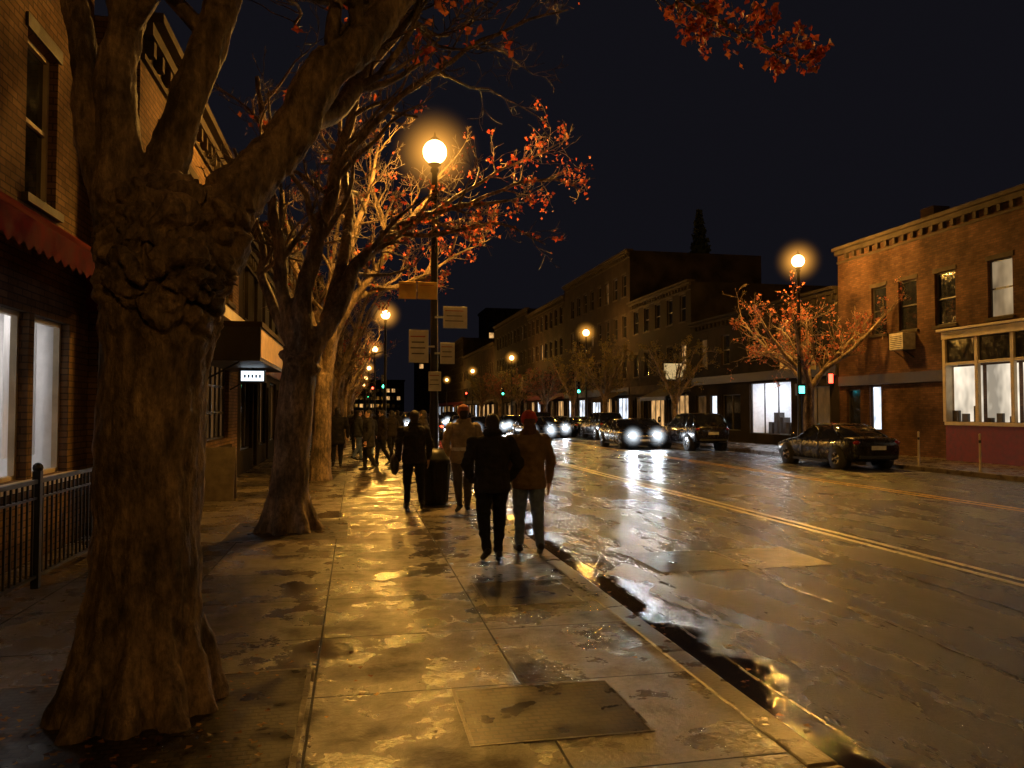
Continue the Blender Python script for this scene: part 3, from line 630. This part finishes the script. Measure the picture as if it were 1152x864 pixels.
# ------------------------------------------------------------ lamps
def lampgeo(o,H):
    s=o.part('pole',iron,True); s.rev([(.24,0),(.24,.12),(.19,.16),(.17,.5),(.19,.55),(.13,.62),(.11,.9),(.10,1.0),(.085,2),(.075,H*.6),(.06,H-.45),(.09,H-.42),(.09,H-.36),(.06,H-.33),(.12,H-.28),(.14,H-.26),(.13,H-.25)],seg=14)
    o.part('finial',iron,True).rev([(.12,H+.25),(.08,H+.29),(.03,H+.33),(.015,H+.4),(.001,H+.44)],seg=12)
    o.part('globe',lampE,True).ell((0,0,H),(.25,.25,.25),24,14)
def bulb(e,H,L,hz=True):
    ld=bpy.data.lights.new('bulb','POINT'); ld.color=LC; ld.shadow_soft_size=.265; ld.energy=L*4*math.pi**3*.255**2
    lo=bpy.data.objects.new('bulb',ld); lo.location=(0,0,H); lo.parent=e; col.objects.link(lo)
    if hz: m=link('emissive_glow',GLOW,(0,0,H),0,e); m.scale=(1.05,)*3
lm=Obj('street_lamp',(1.58,16,0)); lampgeo(lm,7.1); lm.done(); bulb(lm.e,7.1,3100)
for y in (44,69,100,130,165): bulb(lm.copy((1.6,y,0)),7.1,2100)
bulb(lm.copy((1.6,-11,0)),7.1,1150,False)
l2=Obj('street_lamp',(17.3,27.9,0)); lampgeo(l2,7.68); l2.done(); bulb(l2.e,7.68,2800)
for y in (57,86,116,150): bulb(l2.copy((17.3,y,0)),7.68,1100)
bulb(l2.copy((17.3,0,0)),7.68,500,False)
signw=M('white_sign',(.5,.5,.45),.4,var=.15); signy=M('yellow_sign',(.5,.3,.04),.4,var=.15); ink=M('sign_print',(.06,.05,.05),.5); signr=M('sign_red_print',(.3,.06,.04),.5)
def sign(name,xc,z0,z1,w,m,y=15.86,lines=4,skew=0):
    o=Obj(name,(1.58+xc,y,0),skew); o.part('plate',m,bev=.004).box((-w/2,-.012,z0),(w/2,0,z1))
    h=z1-z0
    for i in range(lines):
        z=z1-h*(.18+.7*i/lines); ww=w*(.36 if i%2 else .42)
        o.part('print' if i else 'print_red',ink if i else signr).box((-ww,-.0155,z-h*.04),(ww*.8,-.0125,z))
    o.part('bracket',steel).box((-.02-xc*.0,.001,(z0+z1)/2-.02),(-xc,.03,(z0+z1)/2+.02)); o.done()
sign('yellow_street_sign',-.56,3.98,4.34,.36,signy,lines=1); sign('yellow_street_sign',-.16,3.98,4.34,.4,signy,15.84,lines=1)
sign('parking_sign',.42,3.4,3.85,.5,signw,lines=3); sign('parking_sign',-.33,2.68,3.35,.4,signw); sign('parking_sign',.26,2.66,3.1,.3,signw,lines=3)
sign('parking_sign',0,2.1,2.5,.26,signw,15.85,3)
def tlight(x,y,H,which,c,arm=0):
    o=Obj('traffic_light',(x,y,0)); o.part('pole',iron,True).tube([(0,0,0),(0,0,.3),(0,0,.31),(0,0,H)],[.12,.12,.07,.06],10)
    o.part('housing',iron,bev=.02).box((-.17,-.22,H-1.0),(.17,-.06,H))
    for i in range(3):
        on=(i==which); o.part('lens_on' if on else 'lens_off',c if on else dglass,True).ell((0,-.23,H-.17-i*.32),(.11,.03,.11),12,6)
        o.part('visors',iron).tube([(0,-.22,H-.17-i*.32),(0,-.42,H-.17-i*.32)],.13,12,False)
    o.done()
gE=nosample(E('green_signal',(.05,1,.55),14)); rE=nosample(E('red_signal',(1,.04,.02),20)); tealE=nosample(E('teal_signal',(.1,.9,.75),5))
tlight(16.9,58,4.0,2,gE); tlight(1.9,55,4.2,2,gE); tlight(17.0,90,4.5,2,gE); tlight(1.9,92,4.5,0,rE); tlight(1.9,120,4.6,2,gE); tlight(17,121,4.6,0,rE)
o=Obj('pedestrian_signal',(17.3,27.66,0)); o.part('housing',iron,bev=.02).box((-.36,-.2,2.3),(-.0,0,2.75)); o.part('symbol',tealE).box((-.3,-.206,2.38),(-.06,-.202,2.66)); o.part('bracket',iron).box((-.1,0,2.5),(.02,.2,2.54)); o.done()
o=Obj('neon_sign'); o.part('tube_light',nosample(E('red_neon',(1,.08,.04),6))).box((20.2,30.3,2.9),(20.4,30.32,3.3)); o.part('case',iron).box((20.15,30.32,2.85),(20.45,30.4,3.35)); o.done()
o=Obj('neon_sign'); o.part('tube_light',nosample(E('teal_neon',(.1,.8,.9),4))).box((-2.9,62,3.3),(-1.7,62.03,3.8)); o.part('case',iron).box((-2.95,62.03,3.25),(-1.65,62.12,3.85)); o.done()

o=Obj('iron_railing'); b=o.part('bars',iron)
b.box((-3.02,2,1.0),(-2.98,11.3,1.04)); b.box((-3.02,2,.1),(-2.98,11.3,.13)); b.box((-3.015,2,.85),(-2.985,11.3,.87))
y=2.0
while y<11.3: b.box((-3.009,y,.13),(-2.991,y+.018,1.0)); y+=.12
for y in (2,5.1,8.2,11.28): b.box((-3.035,y,0),(-2.965,y+.07,1.12)); b.ell((-3,y+.035,1.15),.05,8,6)
o.done()
o=Obj('trash_can',(1.42,14.1,0)); o.part('body',iron,True).rev([(.2,0),(.22,.05),(.26,.4),(.27,.75),(.29,.78),(.29,.82),(.27,.84),(.24,.92),(.14,1.0),(.02,1.02)],seg=18)
for k in range(16):
    a=k*math.pi/8; o.part('slats',iron).tube([(.225*math.cos(a),.225*math.sin(a),.05),(.275*math.cos(a),.275*math.sin(a),.74)],.01,4)
o.done()
pm=Obj('parking_meter',(17.1,36,0)); pm.part('post',steel,True).tube([(0,0,0),(0,0,1.05)],.03,8); pm.part('head',iron,True).tube([(0,0,1.02),(0,0,1.08),(0,0,1.25),(0,0,1.34),(0,0,1.38)],[.04,.075,.085,.06,.01],12); pm.part('dial',signw).box((-.045,-.09,1.16),(.045,-.084,1.25)); pm.done()
pm.copy((17.1,42,0))
bo=Obj('marker_post',(17.05,21.0,0)); bo.part('post',cream,True).rev([(.05,0),(.05,.04),(.03,.05),(.028,1.0),(.035,1.02),(.02,1.06)],seg=10); bo.part('band',iron,True).rev([(.032,.8),(.032,.88)],seg=10); bo.done(); bo.copy((17.05,18.6,0))
o=Obj('sandwich_board',(-2.55,15.6,0))
p=o.part('panels',M('chalk_board',(.16,.13,.09),.6)); p.add([(-.3,-.25,0),(.3,-.25,0),(.3,-.02,1.0),(-.3,-.02,1.0),(-.3,-.22,0),(.3,-.22,0),(.3,.0,1.0),(-.3,.0,1.0)],[(0,1,2,3),(4,7,6,5),(0,3,7,4),(1,5,6,2),(3,2,6,7),(0,4,5,1)])
p.add([(-.3,.25,0),(.3,.25,0),(.3,.04,1.0),(-.3,.04,1.0),(-.3,.22,0),(.3,.22,0),(.3,.015,1.0),(-.3,.015,1.0)],[(0,3,2,1),(4,5,6,7),(0,4,7,3),(1,2,6,5),(3,7,6,2),(0,1,5,4)]); o.done()

# ------------------------------------------------------------ cars
chrome=M('chrome',(.5,.5,.5),.2,1,bmp=0); rubber=M('tyre_rubber',(.015,.015,.015),.8); headE=nosample(E('lit_headlight',(.9,.95,1),30)); headoff=M('headlight_glass',(.2,.2,.2),.1,bmp=0); tailE=nosample(E('lit_tail_light',(1,.04,.015),14)); tailoff=M('tail_light_glass',(.2,.01,.01),.15,bmp=0)
def car(name,loc,rot,paint,suv=False,head=False,tail=False,beam=0):
    o=Obj(name,loc,rot); dz=.12 if suv else 0
    st=[(-2.28,.70,.38,.78),(-2.2,.82,.28,.98),(-1.95,.88,.22,1.02),(-1.3,.9,.2,.98),(-.2,.9,.18,.94),(.9,.9,.18,.95),(1.4,.89,.2,.9),(1.95,.86,.22,.80),(2.2,.79,.27,.72),(2.3,.68,.36,.6)]
    rings=[]
    for x,w,zb,zt in st:
        zb+=dz; zt+=dz*1.6; m=zb*.45+zt*.55
        h=[(w*.86,zb),(w*.97,zb+.08),(w,m-.05),(w*.985,m+.06),(w*.93,zt-.04),(w*.8,zt)]
        rings.append([(x,-y,z) for y,z in h]+[(x,0,zb*0+zt+.015)]+[(x,y,z) for y,z in reversed(h)]+[(x,0,zb)])
    o.part('body',paint,True,sub=2).loft(rings)
    zt=.9+dz*1.6; top=1.42 if not suv else 1.72
    xb,xf_,tb,tf=(-1.85,1.1,-1.05,.3) if not suv else (-2.15,1.15,-1.85,.35)
    def ring(z,a,b,w,k=.14): return [(a+k,-w,z),(b-k*1.5,-w,z),(b,-w*.75,z),(b+.05,0,z),(b,w*.75,z),(b-k*1.5,w,z),(a+k,w,z),(a,w*.75,z),(a-.03,0,z),(a,-w*.75,z)]
    r0=ring(zt-.05,xb,xf_,.83); r1=ring(zt+.02,xb+.03,xf_-.05,.8); r2=ring(top-.07,tb,tf,.64); 
    o.part('glass',dglass,True).loft([r0,r1,r2])
    o.part('roof',paint,True,sub=1).loft([ring(top-.09,tb-.03,tf+.05,.655),ring(top-.05,tb,tf,.64),ring(top-.01,tb+.12,tf-.12,.55),ring(top,tb+.35,tf-.35,.3)])
    pl=o.part('pillars',paint,True)
    for i,r in ((0,.04),(1,.035),(5,.035),(6,.04)): pl.tube([r1[i],r2[i]],[r*1.3,r],6)
    for s_ in (-1,1):
        xm=(tb+tf)/2+.1; pl.tube([(xm-.05,s_*.81,zt),(xm,s_*.645,top-.07)],[.035,.03],6)
        if suv: pl.tube([(-1.2,s_*.81,zt),(-1.15,s_*.645,top-.07)],[.06,.05],6)
        o.part('mirrors',paint,True).ell((.85,s_*.98,zt+.08),(.07,.1,.07),8,6)
        o.part('door_handles',chrome).box((-.35,s_*.905,.82+dz*1.3),(-.2,s_*.925,.85+dz*1.3)); o.part('door_handles',chrome).box((.55,s_*.905,.82+dz*1.3),(.7,s_*.925,.85+dz*1.3))
        for xx in (-.45,.5,-1.25): o.part('door_gaps',rubber).box((xx-.005,s_*.895,.3+dz),(xx+.005,s_*.904,.9+dz))
        o.part('sill_trim',rubber).box((-1.0,s_*.86,.18+dz),(1.0,s_*.905,.26+dz))
        for xx in (-1.42,1.42):
            R_=.33 if not suv else .37
            o.part('wheel_arches',rubber,True).tube([(xx,s_*.6,R_),(xx,s_*.898,R_)],R_+.06,24)
            o.part('tyres',rubber,True).tube([(xx,s_*.68,R_),(xx,s_*.7,R_),(xx,s_*.89,R_),(xx,s_*.915,R_)],[R_-.03,R_,R_,R_-.04],24)
            o.part('rims',chrome).tube([(xx,s_*.9,R_),(xx,s_*.92,R_)],[R_*.62,R_*.58],16)
            for k in range(5):
                a=k*1.2566; o.part('spokes',iron).tube([(xx+.06*math.cos(a+.6),s_*.925,R_+.06*math.sin(a+.6)),(xx+.17*math.cos(a+.6),s_*.922,R_+.17*math.sin(a+.6))],[.02,.04],5)
        o.part('headlights',headE if head else headoff,True).ell((2.2,s_*.6,.63+dz*1.3),(.11,.17,.10),10,6)
        o.part('tail_lights',tailE if tail else tailoff,True).ell((-2.19,s_*.68,.84+dz*1.3),(.06,.14,.07),10,6)
    o.part('grille',rubber).box((2.24,-.4,.48+dz),(2.325,.4,.6+dz)); o.part('number_plate',signw).box((-2.30,-.25,.62+dz),(-2.285,.25,.75+dz)); o.part('front_plate',signw).box((2.326,-.25,.38+dz),(2.335,.25,.47+dz))
    o.part('bumpers',rubber,bev=.02).box((2.2,-.66,.28+dz),(2.325,.66,.37+dz)); o.part('bumpers',rubber).box((-2.32,-.66,.34+dz),(-2.2,.66,.44+dz))
    o.done()
    if head:
        for s_ in (-1,1):
            if beam:
                ld=bpy.data.lights.new('headlamp_beam','SPOT'); ld.energy=beam; ld.color=(.85,.92,1); ld.shadow_soft_size=.08; ld.spot_size=math.radians(120); ld.spot_blend=.9
                lo=bpy.data.objects.new('headlamp_beam',ld); lo.parent=o.e; lo.location=(2.42,s_*.6,.63+dz*1.3); lo.rotation_euler=(0,math.radians(-86),0); col.objects.link(lo)
            m=link('emissive_glow',GLOW2,(2.35,s_*.6,.63+dz*1.3),0,o.e); m.scale=(.6,)*3
    return o
def paint(n,c): 
    m=M(n,c,.25,.3,var=.1,bmp=0); m.node_tree.nodes['Principled BSDF'].inputs['Coat Weight'].default_value=.4; return m
pk=paint('black_paint',(.01,.01,.012)); pg=paint('grey_paint',(.025,.025,.028)); pr=paint('maroon_paint',(.04,.006,.006)); ps=paint('silver_paint',(.08,.08,.085)); pb=paint('navy_paint',(.01,.014,.035))
Rn,Rp=-math.pi/2,math.pi/2
car('parked_sedan',(15.75,23.4,RZ),Rp,pk); car('parked_suv',(15.75,34.6,RZ),Rp,pk,suv=True)
for i,(y,s_) in enumerate(((42,0),(48.5,1),(54,0),(60,0),(66.5,1),(73,0),(80,0))): car('parked_car',(15.75,y,RZ),Rp,(pg,pk,pb,ps,pr)[i%5],suv=bool(s_))
BM=150
car('car',(13.4,37,RZ),Rn,pk,head=True,beam=BM*1.6)
for x,y,s_ in ((13.2,66,0),(10.6,74,0),(13.3,96,1),(8.8,66,0),(5.0,76,0),(10,115,0),(5.2,100,0),(8.6,104,1),(8.6,54,0),(4.6,64,1),(12.5,125,0),(4.9,135,0),(8.5,140,0),(10.4,60,0),(5.0,88,1),(8.4,82,0),(13.0,52,0),(10.6,88,1),(11,48,0)): car('car',(x,y,RZ),Rn,pk,suv=bool(s_),head=True,beam=(0 if (y>90 or x<6) else (BM*.2 if x<9 else BM*.6)))
for x,y in ((4.5,50),(4.7,57),(4.7,94),(8.5,92),(4.8,115),(6.4,70)): car('car',(x,y,RZ),Rp,pg,tail=True)

# ------------------------------------------------------------ people
skin=M('skin',(.45,.27,.19),.5,var=.12,bmp=.05); hairm=M('dark_hair',(.02,.014,.01),.5,scale=30,bmp=.6); hairb=M('brown_hair',(.1,.045,.02),.5,scale=30,bmp=.6)
def cloth(n,c): return M(n,c,.85,var=.3,scale=10,bmp=.5,dist=.006,spec=.25)
shoe=M('shoe_leather',(.015,.013,.012),.5); eyem=M('eye',(.02,.015,.01),.1,bmp=0); lipm=M('lips',(.3,.1,.08),.5,bmp=0)
def person(name,loc,rot,H,coat,trous,hat=None,hair=hairm,stride=.0,long=0.,wide=1.,hands='side',voxel=.009,hood=False,longhair=False,belt=None,pom=False):
    prim=[]
    tags=['skin','hair','coat','trousers','shoe','eye','lip','hat','belt']
    mats=[skin,hair,coat,trous,shoe,eyem,lipm,hat or hair,belt or coat]
    mb=MB()
    def cap(a,b,ra,rb,t): mb.cap(a,b,ra,rb); prim.append(('c',(a,b,ra,rb),tags.index(t)))
    def ell(c,r,t):
        r=r if hasattr(r,'__len__') else (r,r,r); mb.ell(c,r,14,10); prim.append(('e',(c,r),tags.index(t)))
    w=wide
    for s in (-1,1):
        f=s*stride
        hip=(s*.085*w,0,.90); kn=(s*.09*w,f*.45+.03,.49); an=(s*.085*w,f*.95-(.10 if f<0 else 0),.09+(.05 if f<0 else 0))
        cap(hip,kn,.098*w,.068*w,'trousers'); cap(kn,an,.068*w,.05,'trousers')
        tz=.035; hz=.045+(.09 if f<-.05 else 0)
        cap((an[0],an[1]-.06,hz),(an[0]+s*.02,an[1]+.15,tz),.042,.036,'shoe')
    ell((0,0,.93),(.165*w,.125*w,.13),'trousers')
    hem=.80-long
    rings=[(hem,.185*w,.145*w),(hem+.05,.195*w,.155*w),(.95,.185*w,.15*w),(1.08,.172*w,.135*w),(1.25,.19*w,.145*w),(1.36,.2*w,.135*w),(1.42,.17*w,.115*w),(1.47,.10,.09),(1.52,.065,.07)]
    n=20
    mb.loft([[(rx*math.cos(6.2832*j/n),ry*math.sin(6.2832*j/n)-.01,z) for j in range(n)] for z,rx,ry in rings])
    for s in (-1,1):
        f=-s*stride; sh=(s*.185*w,0,1.375); el_=(s*.255*w,f*.35-.03,1.11)
        if hands=='pocket': el_=(s*.275*w,-.05,1.12); wr=(s*.2*w,.09,.93)
        else: wr=(s*.262*w,f*.8+.05,.87)
        cap(sh,el_,.07*w,.058*w,'coat'); cap(el_,wr,.057*w,.043,'coat')
        if hands=='side':
            px,py,pz=wr; ell((px,py+.01,pz-.085),(.019,.04,.055),'skin'); cap(wr,(px,py+.01,pz-.06),.03,.026,'skin')
            for k,(oy,L) in enumerate(((.042,.068),(.018,.078),(-.006,.072),(-.028,.056))):
                a=(px,py+oy*.9,pz-.12); b=(px-s*.004,py+oy+.004,pz-.12-L*.5); c=(px-s*.018,py+oy+.012,pz-.12-L)
                cap(a,b,.0105,.0095,'skin'); cap(b,c,.0095,.0085,'skin')
            cap((px-s*.004,py+.035,pz-.06),(px-s*.012,py+.068,pz-.10),.013,.011,'skin'); cap((px-s*.012,py+.068,pz-.10),(px-s*.016,py+.074,pz-.13),.011,.009,'skin')
    cap((0,-.005,1.44),(0,.01,1.54),.056,.052,'skin')
    ell((0,.0,1.61),(.074,.094,.105),'skin'); ell((0,.035,1.55),(.055,.055,.06),'skin'); cap((0,.092,1.60),(0,.108,1.575),.009,.013,'skin')
    ell((0,.085,1.542),(.022,.01,.008),'lip')
    for s in (-1,1): ell((s*.077,-.005,1.60),(.012,.022,.032),'skin'); ell((s*.03,.086,1.612),(.013,.009,.008),'eye')
    if hood: ell((0,-.03,1.5),(.12,.09,.06),'coat'); ell((0,-.02,1.63),(.09,.105,.1),'hair'); ell((0,-.05,1.57),(.08,.07,.08),'hair')
    else:
        ell((0,-.02,1.635),(.084,.098,.096),'hair'); ell((0,-.05,1.58),(.075,.06,.08),'hair')
        cap((-.08,-.035,1.47),(.08,-.035,1.47),.045,.045,'coat')
        if longhair: ell((0,-.075,1.5),(.085,.05,.12),'hair'); ell((0,-.08,1.42),(.07,.035,.08),'hair')
    if hat and not hood:
        ell((0,-.012,1.665),(.094,.108,.085),'hat'); cap((-.03,-.01,1.64),(.03,-.01,1.64),.075,.075,'hat')
        if pom: ell((0,-.015,1.765),.03,'hat')
    me=apply_remesh(mb,voxel,1); me.name=name
    nv=len(me.vertices); co=np.empty(nv*3); me.vertices.foreach_get('co',co); co=co.reshape(-1,3)
    nn=np.empty(nv*3); me.vertices.foreach_get('normal',nn); nn=nn.reshape(-1,3)
    npoly=len(me.polygons); pc=np.empty(npoly*3); me.polygons.foreach_get('center',pc); pc=pc.reshape(-1,3)
    def classify(p):
        best=np.full(len(p),1e9); tag=np.zeros(len(p),int)
        for t,d,g in prim:
            if t=='c':
                a=np.array(d[0]);b=np.array(d[1]); ab=b-a; h=np.clip(((p-a)@ab)/(ab@ab),0,1); dist=np.linalg.norm(p-a-h[:,None]*ab,axis=1)-(d[2]*(1-h)+d[3]*h)
            else:
                c=np.array(d[0]);r=np.array(d[1]); q=(p-c)/r; k0=np.linalg.norm(q,axis=1); k1=np.linalg.norm(q/r,axis=1); dist=k0*(k0-1)/np.maximum(k1,1e-6)
            m=dist<best; best[m]=dist[m]; tag[m]=g
        z=p[:,2]; zz=[q[0] for q in rings]; rx=np.interp(z,zz,[q[1] for q in rings]); ry=np.interp(z,zz,[q[2] for q in rings])
        dist=(np.sqrt((p[:,0]/rx)**2+((p[:,1]+.01)/ry)**2)-1)*np.minimum(rx,ry); dist+=np.maximum(0,hem-.004-z)*5+np.maximum(0,z-1.5)*5
        m=(dist<best+.004); tag[m]=2
        if belt: tag[(tag==2)&(z>1.0)&(z<1.05)&(np.abs(p[:,0])<.2)]=8
        return tag
    tag=classify(pc)
    for m in mats: me.materials.append(m)
    me.polygons.foreach_set('material_index',tag)
    vt=classify(co)
    for i in range(nv):
        if vt[i] in (2,3):
            p=Vector(co[i]); h=noise.fractal(Vector((p.x*7+H*9,p.y*7,p.z*9)),.8,2,3)*.014+abs(noise.noise(Vector((p.x*5,p.y*5+H*3,p.z*14))))*.012
            co[i]+=nn[i]*h
    me.vertices.foreach_set('co',co.ravel()); me.update()
    o=link(name,me,loc,rot); o.scale=(H/1.74,)*3
    return o,me
c_black=cloth('black_coat',(.024,.022,.024)); c_olive=cloth('olive_jacket',(.18,.12,.06)); c_tan=cloth('tan_coat',(.28,.22,.14)); c_dk=cloth('dark_brown_coat',(.03,.023,.018)); c_grey=cloth('grey_coat',(.05,.05,.053))
t_blk=cloth('black_trousers',(.014,.014,.016)); t_jean=cloth('blue_jeans',(.14,.19,.3)); t_gr=cloth('grey_trousers',(.08,.07,.06)); h_red=cloth('red_knit_hat',(.45,.06,.03)); h_wh=cloth('pale_knit_hat',(.35,.13,.08)); beltm=M('pale_strap',(.6,.55,.45),.6)
person('pedestrian',(1.54,8.8,0),.03,1.68,c_black,t_blk,stride=.10,wide=1.16,hood=True,hands='pocket')
person('pedestrian',(2.03,9.05,0),-.05,1.70,c_olive,t_jean,hat=h_red,hair=hairb,stride=-.16,wide=1.1,longhair=True)
person('pedestrian',(1.78,13.0,0),.05,1.80,c_tan,t_gr,hat=h_wh,stride=.12,wide=1.1,belt=beltm,hands='pocket',voxel=.011)
person('pedestrian',(1.0,13.6,0),.08,1.72,c_black,t_blk,stride=-.2,wide=1.12,hood=False,voxel=.011)
o=Obj('shoulder_bag',(.66,13.55,0)); o.part('body',M('black_leather',(.015,.013,.012),.5),True,sub=2).box((-.09,-.22,.55),(.1,.22,1.0)); o.part('strap',iron,True).tube(spline([(.02,-.14,.95),(.12,-.08,1.2),(.22,0,1.42),(.12,.08,1.2),(.02,.14,.95)],5),.014,6); o.done()
_,pm1=person('pedestrian',(-.55,24,0),0,1.82,c_black,t_blk,stride=.08,wide=1.15,voxel=.018,long=.15)
_,pm2=person('pedestrian',(.0,31,0),0,1.74,c_dk,t_blk,stride=.16,voxel=.02,hood=True,hands='pocket')
_,pm3=person('pedestrian',(.5,28.5,0),.1,1.66,c_grey,t_jean,stride=-.12,voxel=.02,longhair=True)
_k=0
for x,y,m in ((1.0,35,pm1),(.3,38,pm3),(1.25,40,pm2),(-.2,45,pm1),(.8,50,pm2),(1.2,27,pm2),(1.2,58,pm3),(.2,62,pm1),(1.7,33,pm1),(.7,43,pm2),(1.5,47,pm3),(1.85,22,pm2),(.2,34,pm2),(.0,52,pm3),(1.6,54,pm1),(.5,66,pm2),(1.3,70,pm1),(.35,22.5,pm1),(.8,24.5,pm2),(.1,27,pm3)):
    link('pedestrian',m,(x,y,0),math.pi*(_k%3==1)+.1*_k); _k+=1

# ------------------------------------------------------------ world, light, camera
w=bpy.data.worlds.new('World'); scene.world=w; w.use_nodes=True; nt=w.node_tree; bg=nt.nodes['Background']
sky=N(nt,'ShaderNodeTexSky',sky_type='NISHITA'); sky.sun_disc=False; sky.sun_elevation=math.radians(-4); sky.sun_rotation=math.radians(200)
nt.links.new(sky.outputs[0],bg.inputs[0]); bg.inputs[1].default_value=.002
bg2=N(nt,'ShaderNodeBackground'); bg2.inputs[0].default_value=(.0055,.0053,.0078,1); bg2.inputs[1].default_value=1.0
ad=N(nt,'ShaderNodeAddShader'); nt.links.new(bg.outputs[0],ad.inputs[0]); nt.links.new(bg2.outputs[0],ad.inputs[1]); nt.links.new(ad.outputs[0],nt.nodes['World Output'].inputs[0])
cd=bpy.data.cameras.new('camera'); cam=bpy.data.objects.new('camera',cd); col.objects.link(cam)
cam.location=(0,0,1.7); cam.rotation_euler=(math.radians(91.97),0,math.radians(-11.4)); cd.lens=27.2; cd.sensor_width=36; cd.clip_end=2000; cd.clip_start=.05
scene.camera=cam
scene.view_settings.view_transform='Standard'; scene.view_settings.look='None'; scene.view_settings.exposure=0
